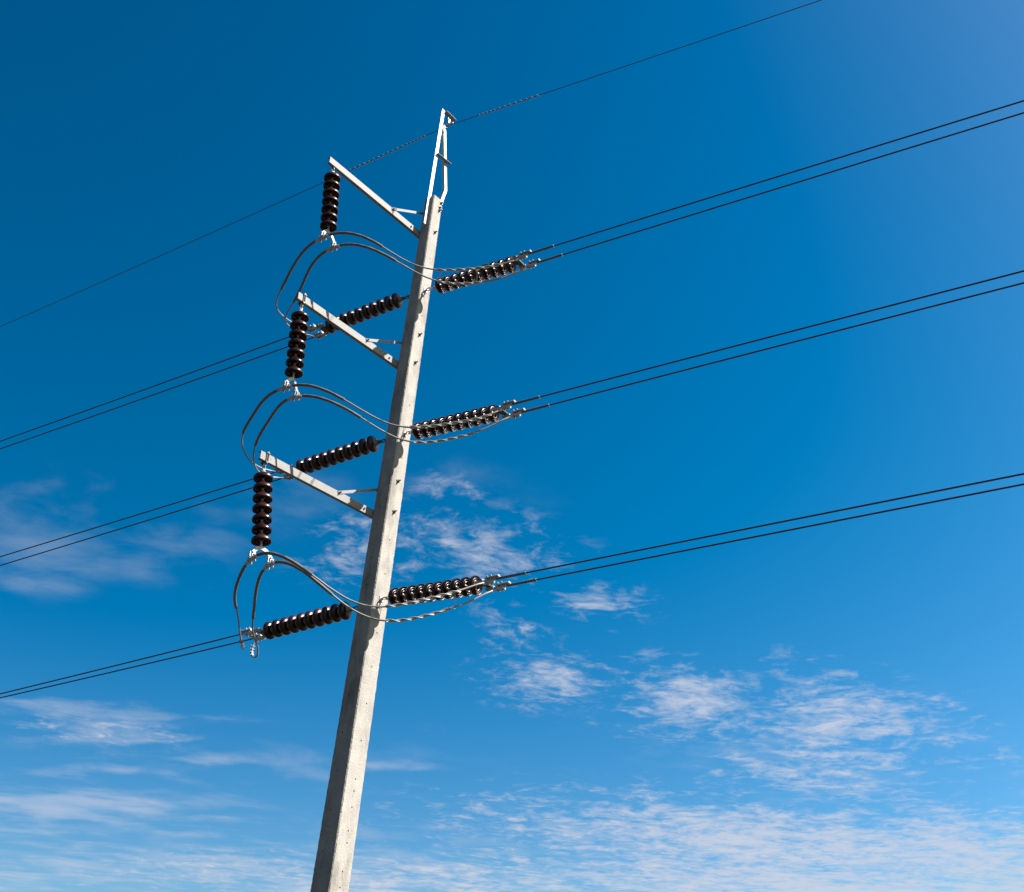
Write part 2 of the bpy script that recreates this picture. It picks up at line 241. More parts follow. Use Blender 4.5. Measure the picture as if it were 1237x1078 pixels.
# ------------------------------------------------------------------ mesh helpers
class MB:
    def __init__(self): self.bm = bmesh.new()
    def prism(self, pts0, pts1, cap=True):
        a = [self.bm.verts.new(p) for p in pts0]; b = [self.bm.verts.new(p) for p in pts1]
        n = len(a)
        for i in range(n): self.bm.faces.new((a[i], a[(i + 1) % n], b[(i + 1) % n], b[i]))
        if cap: self.bm.faces.new(a[::-1]); self.bm.faces.new(b)
    def bar(self, p0, p1, x, y, w, h):
        """rectangular bar from p0 to p1, w along x and h along y"""
        q = [x * (sx * w / 2) + y * (sy * h / 2) for sx, sy in ((-1, -1), (1, -1), (1, 1), (-1, 1))]
        self.prism([p0 + v for v in q], [p1 + v for v in q])
    def profile(self, p0, p1, x, y, pts):
        self.prism([p0 + x * a + y * b for a, b in pts], [p1 + x * a + y * b for a, b in pts])
    def cyl(self, p0, p1, r0, r1=None, n=12):
        r1 = r0 if r1 is None else r1
        t = (p1 - p0).normalized(); x = t.orthogonal().normalized(); y = t.cross(x)
        f = lambda p, r: [p + x * (r * math.cos(2 * math.pi * i / n)) + y * (r * math.sin(2 * math.pi * i / n)) for i in range(n)]
        self.prism(f(p0, r0), f(p1, r1))
    def hexn(self, p0, p1, r): self.cyl(p0, p1, r, r, 6)
    def tube(self, pts, rad, n=10, cap=True, fn=None):
        """tube along pts; rad a number or a list; fn(theta, length) scales the radius"""
        pts = [Vector(p) for p in pts]
        ts = [(pts[min(i + 1, len(pts) - 1)] - pts[max(i - 1, 0)]).normalized() for i in range(len(pts))]
        x = ts[0].orthogonal().normalized(); rings = []; s = 0.0
        for i, p in enumerate(pts):
            if i: s += (p - pts[i - 1]).length
            x = (x - ts[i] * x.dot(ts[i])).normalized(); y = ts[i].cross(x)
            r = rad[i] if isinstance(rad, (list, tuple)) else rad
            ring = []
            for k in range(n):
                a = 2 * math.pi * k / n; rr = r * (fn(a, s) if fn else 1)
                ring.append(self.bm.verts.new(p + x * (rr * math.cos(a)) + y * (rr * math.sin(a))))
            rings.append(ring)
        for a, b in zip(rings, rings[1:]):
            for k in range(n): self.bm.faces.new((a[k], a[(k + 1) % n], b[(k + 1) % n], b[k]))
        if cap: self.bm.faces.new(rings[0][::-1]); self.bm.faces.new(rings[-1])
    def loop(self, c, ax, up, L, Wd, r, n=8):
        """chain link: long axis ax, flat across up"""
        side = ax.cross(up).normalized(); pts = []
        for k in range(20):
            a = 2 * math.pi * k / 20
            o = math.cos(a) * Wd / 2; q = math.sin(a) * Wd / 2 + (1 if math.sin(a) >= 0 else -1) * max(0, L - Wd) / 2
            pts.append(c + side * o + ax * q)
        pts.append(pts[0]); pts.append(pts[1])
        self.tube(pts, r, n, cap=False)
    def lathe(self, prof, n=40):
        rings = []
        for r, z in prof:
            if r < 1e-6: rings.append([self.bm.verts.new((0, 0, z))])
            else: rings.append([self.bm.verts.new((r * math.cos(2 * math.pi * k / n), r * math.sin(2 * math.pi * k / n), z)) for k in range(n)])
        for a, b in zip(rings, rings[1:]):
            for k in range(n):
                k2 = (k + 1) % n
                if len(a) == 1 and len(b) == 1: continue
                if len(a) == 1: self.bm.faces.new((a[0], b[k2], b[k]))
                elif len(b) == 1: self.bm.faces.new((a[k], a[k2], b[0]))
                else: self.bm.faces.new((a[k], a[k2], b[k2], b[k]))
    def build(self, name, mat, parent=None, smooth=None, origin=None):
        bmesh.ops.remove_doubles(self.bm, verts=self.bm.verts, dist=1e-6)
        bmesh.ops.recalc_face_normals(self.bm, faces=self.bm.faces)
        off = parent_world(parent) if parent else (Vector(origin) if origin is not None else Vector((0, 0, 0)))
        if off.length: bmesh.ops.translate(self.bm, verts=self.bm.verts, vec=-off)
        me = bpy.data.meshes.new(name); self.bm.to_mesh(me); self.bm.free()
        me.materials.append(mat)
        if smooth is not None:
            for p in me.polygons: p.use_smooth = True
            me.set_sharp_from_angle(angle=math.radians(smooth))
        o = bpy.data.objects.new(name, me); COL.objects.link(o)
        if parent: o.parent = parent
        elif off.length: o.location = off
        return o
def parent_world(o):
    v = Vector((0, 0, 0))
    while o: v = v + o.location; o = o.parent
    return v
def thing(name, label, cat, loc, group=None):
    o = bpy.data.objects.new(name, None); COL.objects.link(o); o.empty_display_size = .3
    o.location = loc; return tag(o, label, cat, group)
def tag(o, label, cat, group=None):
    o['label'] = label; o['category'] = cat
    if group: o['group'] = group
    return o
def place(src, name, parent, mtx):
    """a copy of a mesh object (sharing its mesh) and of its children under parent, at world matrix mtx (rotation + place)"""
    c = src.copy(); COL.objects.link(c); c.name = name; c.parent = parent
    m = mtx.copy(); m.translation = m.translation - parent_world(parent)
    c.matrix_basis = m
    for ch in src.children:
        d = ch.copy(); COL.objects.link(d); d.parent = c; d.matrix_basis = ch.matrix_basis
    return c
def frame(origin, zdir, xhint):
    z = zdir.normalized(); x = (xhint - z * xhint.dot(z)).normalized(); y = z.cross(x)
    m = Matrix((x, y, z)).transposed().to_4x4(); m.translation = origin; return m
def catmull(pts, per=4):
    pts = [Vector(p) for p in pts]; out = []
    P = [pts[0] * 2 - pts[1]] + pts + [pts[-1] * 2 - pts[-2]]
    for i in range(1, len(P) - 2):
        a, b, c, d = P[i - 1:i + 3]
        for k in range(per):
            t = k / per
            out.append(.5 * (2 * b + (c - a) * t + (2 * a - 5 * b + 4 * c - d) * t * t + (3 * b - 3 * c + d - a) * t ** 3))
    out.append(pts[-1]); return out
UP = Vector((0, 0, 1))
def W3(p): return Vector(p) + Vector((0, 0, EYE))

# ------------------------------------------------------------------ the ground
def build_ground():
    m = bpy.data.materials.new('dry grass field'); m.use_nodes = True
    nt = m.node_tree; b = nt.nodes['Principled BSDF']; b.inputs['Roughness'].default_value = .95
    tc = nt.nodes.new('ShaderNodeTexCoord')
    n = nt.nodes.new('ShaderNodeTexNoise'); n.inputs['Scale'].default_value = .35; n.inputs['Detail'].default_value = 12; n.inputs['Roughness'].default_value = .7
    nt.links.new(tc.outputs['Object'], n.inputs['Vector'])
    r = nt.nodes.new('ShaderNodeValToRGB')
    r.color_ramp.elements[0].position = .35; r.color_ramp.elements[0].color = (.014, .013, .005, 1)
    r.color_ramp.elements[1].position = .7; r.color_ramp.elements[1].color = (.034, .026, .012, 1)
    nt.links.new(n.outputs[0], r.inputs[0]); nt.links.new(r.outputs[0], b.inputs['Base Color'])
    g = MB()
    # flat field to the horizon; an added unseen hill behind the viewer blocks low sky light
    cs = [-4000, -2000, -1000, -600, -400] + [-300 + 20 * k for k in range(31)] + [400, 600, 1000, 2000, 4000]
    def height(x, y):
        d = math.hypot(x, y)
        if d < 45: return 0.0
        a = math.atan2(y, x); off = abs((a - math.radians(226) + math.pi) % (2 * math.pi) - math.pi)
        f = max(0.0, 1 - (off / math.radians(80)) ** 2)
        t = min(1.0, (d - 45) / 110); t = t * t * (3 - 2 * t)
        return 66 * t * f * (1 + .12 * math.sin(x * .031) * math.cos(y * .027)) if d < 1500 else 0.0
    V = [[g.bm.verts.new((x, y, height(x, y))) for x in cs] for y in cs]
    for r0, r1 in zip(V, V[1:]):
        for k in range(len(cs) - 1): g.bm.faces.new((r0[k], r0[k + 1], r1[k + 1], r1[k]))
    o = g.build('ground', m); o['kind'] = 'structure'
build_ground()

# ------------------------------------------------------------------ the pole
PX, PY, LX, LY, ZREF = -1.6116, 14.9694, .0289, .0204, 10.0436
ZTOP = 13.3257
def axis(z): return Vector((PX + LX * (z - ZREF), PY + LY * (z - ZREF), z + EYE))
def half(z): return (.2088 + .0104 * (ZTOP - z)) / 2
def at(a, w, z): return axis(z) + ARM * a + WIRE * w       # a along the arms, w along the line, z above the eye

pole = thing('utility_pole', 'tall square tapered concrete pole with three steel side arms', 'utility pole', axis(-EYE))

def build_shaft():
    g = MB(); bm = g.bm; rings = []
    rnd = random.Random(3); zs = []
    z = -EYE - .4
    while z < ZTOP - .02:
        zs.append(z); z += .035
    zs.append(ZTOP)
    for i, z in enumerate(zs):
        h = half(z); c = axis(z); ring = []
        for k in range(4):
            a0 = math.pi / 4 + k * math.pi / 2
            sx, sy = (1 if math.cos(a0) > 0 else -1), (1 if math.sin(a0) > 0 else -1)
            ch = .013 + rnd.gauss(0, .0022); ch2 = .013 + rnd.gauss(0, .0022)
            p1 = (sx * h, sy * (h - ch)); p2 = (sx * (h - ch2), sy * h)
            if sx * sy < 0: p1, p2 = p2, p1
            for q in (p1, p2): ring.append(bm.verts.new(c + ARM * q[0] + WIRE * q[1]))
        rings.append(ring)
    for a, b in zip(rings, rings[1:]):
        for k in range(8): bm.faces.new((a[k], a[(k + 1) % 8], b[(k + 1) % 8], b[k]))
    bm.faces.new(rings[0][::-1]); bm.faces.new(rings[-1])
    shaft = g.build('shaft', CONCRETE, pole)
    # bolt holes cast through the pole, both ways
    c = MB()
    zw = [12.03, 11.51, 10.90, 9.25, 8.35, 7.04, 6.53, 6.02, 5.68, 5.21, 4.72, 4.24, 3.76, 3.616, 3.42, 3.14, 3.00, 2.67, 2.49, 2.2, 1.8, 1.3, .8, .3, -.2]
    za = [12.30, 11.64, 11.14, 10.62, 10.11, 9.745, 9.49, 8.98, 8.47, 7.91, 7.55, 7.26, 6.75, 6.35, 5.9, 5.31, 4.82, 4.33, 3.85, 3.37, 3.18, 2.89, 2.70, 2.3, 1.9, 1.4, .9, .4]
    for z in zw:
        a = -.008 + rnd.gauss(0, .004)
        for s in (-1, 1): c.cyl(at(a, s * (half(z) + .02), z), at(a, s * (half(z) - .05), z), .0105, .0105, 10)
    for z in za:
        w = -.03 + rnd.gauss(0, .006)
        for s in (-1, 1): c.cyl(at(s * (half(z) + .02), w, z), at(s * (half(z) - .05), w, z), .0105, .0105, 10)
    cutter = c.build('cutter', CONCRETE, pole)
    md = shaft.modifiers.new('holes', 'BOOLEAN'); md.operation = 'DIFFERENCE'; md.object = cutter; md.solver = 'EXACT'
    dg = bpy.context.evaluated_depsgraph_get(); dg.update()
    me = bpy.data.meshes.new_from_object(shaft.evaluated_get(dg))
    shaft.modifiers.clear(); shaft.data = me; me.name = 'shaft'
    bpy.data.objects.remove(cutter)
    return shaft
shaft = build_shaft()

def bolt_mesh(p, n, r=.016, out=.055):
    g = MB(); t = n.orthogonal().normalized()
    g.bar(p + n * .001, p + n * .007, t, n.cross(t), .055, .055)         # square washer
    g.hexn(p + n * .007, p + n * .024, .019); g.cyl(p + n * .024, p + n * out, .010, .010, 10)
    return g
for z, a in ((12.61, -.03), (13.10, -.06), (10.545, -.015), (10.02, -.008), (7.965, 0.0), (7.48, -.008)):
    bolt_mesh(at(a, half(z), z), WIRE).build('bolt', DARKFIT, shaft, 30)
for z, a in ((13.27, -.075), (13.16, -.06)):
    bolt_mesh(at(a, half(z), z), WIRE, out=.04).build('bolt', DARKFIT, shaft, 30)

# the three crossarms: steel channel, open side away from the sunlit side, flat brace above
ARMS = [(12.605, 2.130, 12.597, 12.651, .76, 13.103), (10.005, 2.155, 10.018, 10.047, .805, 10.486), (7.412, 2.19, 7.478, 7.474, .815, 7.93)]
ARM_LABEL = ['topmost crossarm', 'middle crossarm', 'lowest crossarm']
for i, (ztip, L, zroot, zbr, abr, zbp) in enumerate(ARMS):
    h = half(zroot); wf = -h - .004
    wft = -half(ztip) - .004
    p0 = at(-h * .55, wf, zroot); p1 = at(L, wf, ztip)
    ax = (p1 - p0).normalized(); up = (UP - ax * UP.dot(ax)).normalized(); nn = WIRE
    H, FL, T = .110, .058, .007
    # C section in (nn, up)
    sec = [(0, -H / 2), (0, H / 2), (-FL, H / 2), (-FL, H / 2 - T), (-T, H / 2 - T), (-T, -H / 2 + T), (-FL, -H / 2 + T), (-FL, -H / 2)]
    g = MB(); g.profile(p0, p1, nn, up, sec)
    arm = g.build('crossarm', GALV, pole)
    # brace: angle iron from the top of the arm up to the pole
    b0 = at(abr, wf + .010, ztip + (zroot - ztip) * (1 - abr / L) + .03); b1 = at(-half(zbp) * .3, -half(zbp) - .006, zbp)
    bax = (b1 - b0).normalized(); bup = (UP - bax * UP.dot(bax)).normalized()
    if bup.dot(UP) < 0: bup = -bup
    g = MB(); S = .042
    g.profile(b0, b1, nn, bup, [(0, -S / 2), (0, S / 2), (-S, S / 2), (-S, S / 2 - .005), (-.005, S / 2 - .005), (-.005, -S / 2)])
    g.build('brace', GALV, arm)
    g = MB(); bn = WIRE
    for a in (.30,): 
        p = p0.lerp(p1, (a + h * .55) / (L + h * .55)); g.hexn(p + bn * .0005, p + bn * .014, .014); g.cyl(p + bn * .014, p + bn * .026, .008, .008, 8)
    g.build('bolt', DARKFIT, arm, 30)
    g = MB(); p = b0 + bax * .03
    g.hexn(p + bn * .0008, p + bn * .016, .015); g.cyl(p + bn * .016, p + bn * .034, .009, .009, 8)
    g.build('bolt', DARKFIT, arm, 30)
    for a in (1.30, 2.02):
        g = MB(); p = p0.lerp(p1, (a + h * .55) / (L + h * .55)); g.cyl(p + bn * .0006, p + bn * .003, .007, .007, 8)
        g.build('hole_plug', DARKFIT, arm, 30)

# steel frame on the pole top that carries the earth wire
def build_peak():
    g = MB(); t = .007
    p0, p1 = at(half(12.7) + .002, .035, 12.70), at(.066, .01, 15.35)
    fx = ARM; fy = WIRE
    # angle iron: one flange faces the line, one lies on the pole's side
    g.profile(p0, p1, fx, fy, [(0, -.06), (t, -.06), (t, -t), (.066, -t), (.066, 0), (0, 0)])
    leg = g.build('peak_frame', GALVNEW, pole)
    g = MB()
    pts = [at(-half(12.9) - .002, .0, 12.92), at(-half(13.2) - .002, .0, 13.22), at(-.212, .0, 13.74), at(.045, .0, 15.03)]
    secp = [(0, -.055), (-t, -.055), (-t, -t), (-.058, -t), (-.058, 0), (0, 0)]
    rings = [[q + ARM * a + WIRE * b + WIRE * .012 * (k == 3) for a, b in secp] for k, q in enumerate(pts)]
    vs = [[g.bm.verts.new(v) for v in r] for r in rings]
    for a, b in zip(vs, vs[1:]):
        for k in range(6): g.bm.faces.new((a[k], a[(k + 1) % 6], b[(k + 1) % 6], b[k]))
    g.bm.faces.new(vs[0][::-1]); g.bm.faces.new(vs[-1])
    g.build('brace_leg', GALVNEW, leg)
    # cross strap: an angle whose flat underside is seen from below
    g = MB()
    a0, a1 = at(.125, .016, 14.262), at(-.215, .016, 14.285)
    g.profile(a0, a1, WIRE, UP, [(0, 0), (.055, 0), (.055, .006), (.006, .006), (.006, .05), (0, .05)])
    g.build('cross_strap', GALV, leg)
    g = MB()
    a0, a1 = at(.06, .012, 15.325), at(-.19, .012, 15.315)
    g.profile(a0, a1, WIRE, UP, [(-.035, 0), (.05, 0), (.05, .007), (-.035, .007)])
    g.build('top_bracket', GALV, leg)
    # suspension clamp of the earth wire
    g = MB(); c = at(-.06, .012, 15.10)
    g.loop(at(-.06, .012, 15.275), UP, WIRE, .09, .05, .008)
    g.bar(at(-.06, .012, 15.245), at(-.06, .012, 15.15), ARM, WIRE, .028, .03)
    g.tube([c - WIRE * .11 + UP * .01, c - WIRE * .05 + UP * .022, c + WIRE * .05 + UP * .022, c + WIRE * .11 + UP * .008], [.012, .02, .02, .012], 10)
    for s in (-.035, .035): g.hexn(c + WIRE * s - UP * .03, c + WIRE * s + UP * .055, .009)
    g.build('wire_clamp', FITTING, leg, 40)
    for q in (at(half(12.80) + .01, .005, 12.80), at(half(13.12) + .01, .0, 13.12)):
        g = MB(); g.hexn(q, q + ARM * .02, .014); g.build('bolt', DARKFIT, leg, 30)
build_peak()

# ------------------------------------------------------------------ insulator disc (one cap-and-pin unit), shared by every string
def lathe_obj(name, prof, mat, parent=None, n=40):
    g = MB(); g.lathe(prof, n); return g.build(name, mat, parent, 35)
DISC_PROF = [(.040, .056), (.052, .0585), (.066, .058), (.085, .054), (.101, .046), (.113, .036), (.1215, .023), (.1260, .010), (.127, -.002), (.1255, -.012), (.121, -.017),
             (.115, -.013), (.112, -.002), (.109, .008), (.103, .009), (.100, -.002), (.097, -.014), (.092, -.016), (.088, -.013), (.086, .0), (.083, .010), (.076, .011),
             (.073, .0), (.070, -.015), (.065, -.018), (.060, -.015), (.057, .0), (.053, .010), (.040, .012), (.030, .004), (.022, .0), (.0, .0)]
CAP_PROF = [(.0, .112), (.021, .112), (.030, .106), (.036, .092), (.042, .080), (.047, .066), (.051, .062), (.053, .057), (.050, .054), (.0, .054)]
PIN_PROF = [(.0, .002), (.017, .002), (.015, -.012), (.011, -.018), (.011, -.044), (.0, -.044)]
disc0 = lathe_obj('disc', DISC_PROF, PORCELAIN, n=48)
cap0 = lathe_obj('cap', CAP_PROF, CAPMET, disc0, 28)
pin0 = lathe_obj('pin', PIN_PROF, FITTING, disc0, 14)
PITCH_M = .146
used_disc = [False]
def discs(parent, first, last, n):
    """n units from first to last (their rim planes), caps towards the start"""
    d = (last - first)
    for k in range(n):
        p = first + d * (k / (n - 1))
        m = frame(p, -d, UP if abs(d.normalized().z) < .8 else ARM)
        m = m @ Matrix.Rotation(random.random() * 6.28, 4, 'Z')
        place(disc0, 'disc', parent, m)

# ------------------------------------------------------------------ clamps (built along x, up = z), shared
def suspension_clamp():
    g = MB(); X, Y, Z = Vector((1, 0, 0)), Vector((0, 1, 0)), UP
    pts = [X * -.13 - Z * .024, X * -.09 - Z * .012, X * -.03 - Z * .004, X * .03 - Z * .004, X * .09 - Z * .012, X * .13 - Z * .024]
    g.tube(pts, [.020, .025, .029, .029, .025, .020], 12)
    for s in (-1, 1): g.bar(Y * s * .034 + Z * -.01, Y * s * .034 + Z * .085, X, Y, .036, .009)
    g.cyl(Y * -.046 + Z * .07, Y * .046 + Z * .07, .009)
    o = g.build('clamp', FITTING, None, 40)
    for s in (-.045, .045):
        g = MB()
        for y in (-.024, .024):
            g.cyl(X * s + Y * y - Z * .052, X * s + Y * y + Z * .035, .0075, .0075, 8); g.hexn(X * s + Y * y - Z * .042, X * s + Y * y - Z * .030, .013)
        g.tube([X * s + Y * -.024 + Z * .03, X * s + Y * -.017 + Z * .043, X * s + Z * .047, X * s + Y * .017 + Z * .043, X * s + Y * .024 + Z * .03], .0065, 8)
        g.build('bolt', FITTING, o, 40)
    return o
def strain_clamp():
    """from the link eye at x = 0 to the mouth at x = .30"""
    g = MB(); X, Y, Z = Vector((1, 0, 0)), Vector((0, 1, 0)), UP
    for s in (-1, 1): g.bar(X * -.015 + Y * s * .019, X * .10 + Y * s * .019, Y, Z, .007, .042)
    g.cyl(Y * -.034, Y * .034, .010)
    g.profile(X * .09, X * .26, Y, Z, [(-.024, -.040), (.024, -.040), (.030, -.028), (.030, -.012), (-.030, -.012), (-.030, -.028)])
    g.cyl(X * .10 - Z * .004, X * .30, .016, .0135, 12)
    o = g.build('clamp', FITTING, None, 30)
    g = MB()
    g.prism([X * .14 + Y * p + Z * q for p, q in ((-.030, .014), (.030, .014), (.030, .030), (.018, .044), (-.018, .044), (-.030, .030))],
            [X * .335 + Y * p + Z * (q + .012) for p, q in ((-.030, .014), (.030, .014), (.030, .028), (.018, .038), (-.018, .038), (-.030, .028))])
    g.build('keeper', FITTING, o, 30)
    for s in (.165, .225):
        for y in (-.022, .022):
            g = MB(); q = X * s + Y * y
            g.cyl(q - Z * .054, q + Z * .062, .0065, .0065, 8); g.hexn(q + Z * .044, q + Z * .056, .012); g.hexn(q - Z * .051, q - Z * .040, .012)
            g.build('bolt', FITTING, o, 40)
    return o
sclamp0 = suspension_clamp(); tclamp0 = strain_clamp()

# ------------------------------------------------------------------ strings hanging from the arms
HANG_LABEL = ['short brown insulator string hanging from the tip of the topmost crossarm',
              'short brown insulator string hanging from the tip of the middle crossarm',
              'short brown insulator string hanging from the tip of the lowest crossarm']
for i, hd in enumerate(HANG):
    first, last = W3(hd['first']), W3(hd['last']); cu, cl = W3(hd['cu']), W3(hd['cl'])
    d = (last - first).normalized()
    ztip = ARMS[i][0] + EYE
    hp = first - d * ((first.z - (ztip - .055)) / d.z) if False else first + d * (((ztip - .064) - first.z) / d.z)
    hp = Vector((hp.x, hp.y, ztip - .064))
    root = thing('suspension_insulator', HANG_LABEL[i], 'insulator string', hp, 'short insulator strings hanging from the crossarm tips')
    g = MB()
    # strap round the arm, shackle, ball eye
    wf = -half(ARMS[i][0]) - .004
    cx = (hp - axis(ARMS[i][0])).dot(ARM)
    A0 = at(cx, wf, ARMS[i][0])
    for s in (-.014, .014):
        g.tube([A0 + ARM * s + WIRE * .008 - UP * .075, A0 + ARM * s + WIRE * .008 + UP * .075], .007, 8)
        g.tube([A0 + ARM * s - WIRE * .074 - UP * .075, A0 + ARM * s - WIRE * .074 + UP * .075], .007, 8)
    for zz in (-.064, .064): g.bar(A0 + WIRE * .02 + UP * zz, A0 - WIRE * .088 + UP * zz, ARM, UP, .05, .010)
    for zz in (.076, -.076):
        for w in (.008, -.074): g.hexn(A0 + WIRE * w + UP * (zz - .008), A0 + WIRE * w + UP * (zz + .008), .015)
    if i == 0:                                # the topmost arm has only a bolt through its lower flange
        g.bm.free(); g = MB(); q = A0 - WIRE * .033
        g.hexn(q - UP * .052, q - UP * .068, .02); g.cyl(q - UP * .068, q - UP * .10, .011)
    g.build('arm_strap', DARKFIT, root, 40)
    g = MB()
    top = A0 - WIRE * .033 - UP * .075; capt = first - d * .112
    v = (capt - top); L = v.length; u = v.normalized()
    g.loop(top + u * (L * .26), u, ARM, L * .60, .046, .0085)
    g.loop(top + u * (L * .66), u, WIRE, L * .42, .044, .0085)
    g.cyl(top + u * (L * .80), capt - u * -.004, .013, .017, 12)
    g.build('shackle', FITTING, root, 40)
    discs(root, first, last, 7)
    # arched yoke with a hanger to each clamp
    mid = (cu + cl) / 2; yk = (cu - cl).normalized(); nn = yk.cross(UP).normalized()
    e = last + d * .044
    g = MB()
    g.cyl(e - d * .004, e + d * .04, .016, .014, 12)
    apex = e + d * .055
    ends = [c + UP * .085 for c in (cu, cl)]
    for en in ends:
        m1 = apex.lerp(en, .55) + UP * .028
        pl = catmull([apex + UP * .006, m1, en], 6)
        prev = None
        for a, b in zip(pl, pl[1:]):
            t = (b - a).normalized(); n2 = nn.cross(t).normalized()
            g.bar(a - t * .002, b + t * .002, nn, n2, .022, .044)
        g.cyl(en - nn * .026, en + nn * .026, .013)
    g.build('yoke', FITTING, root, 30)
    for c, jj in ((cu, 0), (cl, 1)):
        J = [W3(p) for p in JUMP[i][jj]]; k = min(range(len(J)), key=lambda q: (J[q] - c).length)
        t = (J[k + 1] - J[k - 1]).normalized()
        y = UP.cross(t).normalized(); z = t.cross(y)
        m = Matrix((t, y, z)).transposed().to_4x4(); m.translation = c
        place(sclamp0, 'clamp', root, m)

# ------------------------------------------------------------------ strings pulled out along the line
SIDE_TXT = {'right': 'right', 'left': 'left'}
LEVEL = ['top', 'middle', 'bottom']
STRAIN_LABEL = {('right', 0): 'highest of the three long insulator strings pulled out to the right of the pole',
                ('right', 1): 'middle one of the three long insulator strings pulled out to the right of the pole',
                ('right', 2): 'lowest of the three long insulator strings pulled out to the right of the pole',
                ('left', 0): 'highest long insulator string left of the pole, crossing behind the middle crossarm',
                ('left', 1): 'long insulator string left of the pole, just above the lowest crossarm',
                ('left', 2): 'lowest long insulator string left of the pole, below every crossarm'}
WIRE_LABEL = {}
for s in ('right', 'left'):
    for i in range(3):
        for j in range(2):
            WIRE_LABEL[s, i, j] = '%s dark wire of the %s pair running off to the %s' % (('upper', 'lower')[j], ('highest', 'middle', 'lowest')[i], s)
WIRE_POINT = {}
for side, rows in (('right', RIGHT), ('left', LEFT)):
    for i, sd in enumerate(rows):
        D, a, b, d, Nn = Vector(sd['D']), W3(sd['a']), W3(sd['b']), Vector(sd['d']).normalized(), Vector(sd['N'])
        sgn = 1 if side == 'right' else -1
        z = a.z - EYE + .02
        face = at(0.0, sgn * half(z), z)
        root = thing('strain_insulator', STRAIN_LABEL[side, i], 'insulator string', face, 'long insulator strings pulling the wires out to the ' + side)
        capt = a - d * .108
        v = capt - face; L = v.length; u = v.normalized()
        g = MB()
        # eye bolt, shackle, ball eye
        wn = WIRE * sgn
        g.bar(face + wn * .001, face + wn * .010, ARM, UP, .07, .07); g.hexn(face + wn * .010, face + wn * .03, .021)
        g.cyl(face + wn * .03, face + wn * .05, .012)
        q0 = face + wn * .045
        g.loop(q0 + u * .035, u, UP, .085, .05, .010)
        g.loop(q0 + u * .035 + u * .055, u, ARM, .085, .046, .0095)
        g.cyl(q0 + u * .115, capt + u * .004, .017, .032 if side == 'left' else .020, 14)
        g.build('eye_link', DARKFIT if side == 'left' else FITTING, root, 40)
        discs(root, a, b, 10)
        # yoke plate lying flat across the two wires
        e = b + d * .044; up = d.cross(Nn).normalized()
        if up.z < 0: up = -up
        g = MB()
        g.cyl(e - d * .004, e + d * .03, .015, .013, 12)
        for s2 in (-1, 1): g.bar(e + d * .018 + up * s2 * .014, e + d * .075 + up * s2 * .014, Nn, up, .035, .008)
        sp = sd['s']
        tri = [(.040, -.030), (.040, .030), (.105, sp / 2 + .035), (.145, sp / 2 + .035), (.145, -sp / 2 - .035), (.105, -sp / 2 - .035)]
        g.prism([e + d * p + Nn * q - up * .007 for p, q in tri], [e + d * p + Nn * q + up * .007 for p, q in tri])
        g.build('yoke_plate', DARKFIT, root, 30)
        for j in range(2):
            w = (sd['u'], sd['l'])[j]; off = Nn * (sp * (.5 if j == 0 else -.5))
            s0 = b + d * .5 + off
            curve = lambda t: s0 + D * t + UP * (w * t + sd['k'] * t * t)
            t0 = -.10                                   # mouth of the clamp
            mouth = curve(t0); td = (curve(t0 + .05) - mouth).normalized()
            hinge = mouth - td * .30
            ye = e + d * .128 + off
            g = MB(); lv = hinge - ye
            g.loop(ye + lv * .5, lv.normalized(), up, lv.length + .05, .042, .008)
            g.cyl(ye - up * .025, ye + up * .025, .011); g.build('link', FITTING, root, 40)
            y = UP.cross(td).normalized()
            m = Matrix((td, y, td.cross(y))).transposed().to_4x4(); m.translation = hinge
            cl = place(tclamp0, 'clamp', root, m)
            WIRE_POINT[side, i, j] = (hinge, td)
            # the conductor itself
            ts = [t0 - .12, t0, .2] + [.6 + .6 * k for k in range(20)] + [13 + 2.0 * k for k in range(25)]
            pts = [curve(t) for t in ts]
            g = MB(); g.tube(pts, .0098, 12, fn=None)
            co = g.build('conductor', WIREDARK, None, 60, origin=mouth)
            tag(co, WIRE_LABEL[side, i, j], 'wire', 'overhead wires running off to the ' + side)
            if side == 'right':
                g = MB(); tl = [t0 + k * .01 for k in range(0, 43)]
                g.tube([curve(t) for t in tl], [.0165] * len(tl), 14, fn=lambda a, s: 1 + .10 * math.cos(6 * (a - s * 38)))
                for t in (t0 + .42, ): 
                    q = curve(t); g.cyl(q - td * .006, q + td * .012, .021, .019, 12)
                g.build('armour_sleeve', RODMAT, co, 50)

# ------------------------------------------------------------------ jumper loops round the pole
JUMP_LABEL = {(0, 0): 'outer loop of thick jumper cable under the topmost hanging insulator string',
              (0, 1): 'inner loop of thick jumper cable under the topmost hanging insulator string',
              (1, 0): 'outer loop of thick jumper cable under the middle hanging insulator string',
              (1, 1): 'inner loop of thick jumper cable under the middle hanging insulator string',
              (2, 0): 'outer loop of thick jumper cable under the lowest hanging insulator string',
              (2, 1): 'inner loop of thick jumper cable under the lowest hanging insulator string'}
def nearest(P, p): return min(range(len(P)), key=lambda q: (P[q] - p).length)
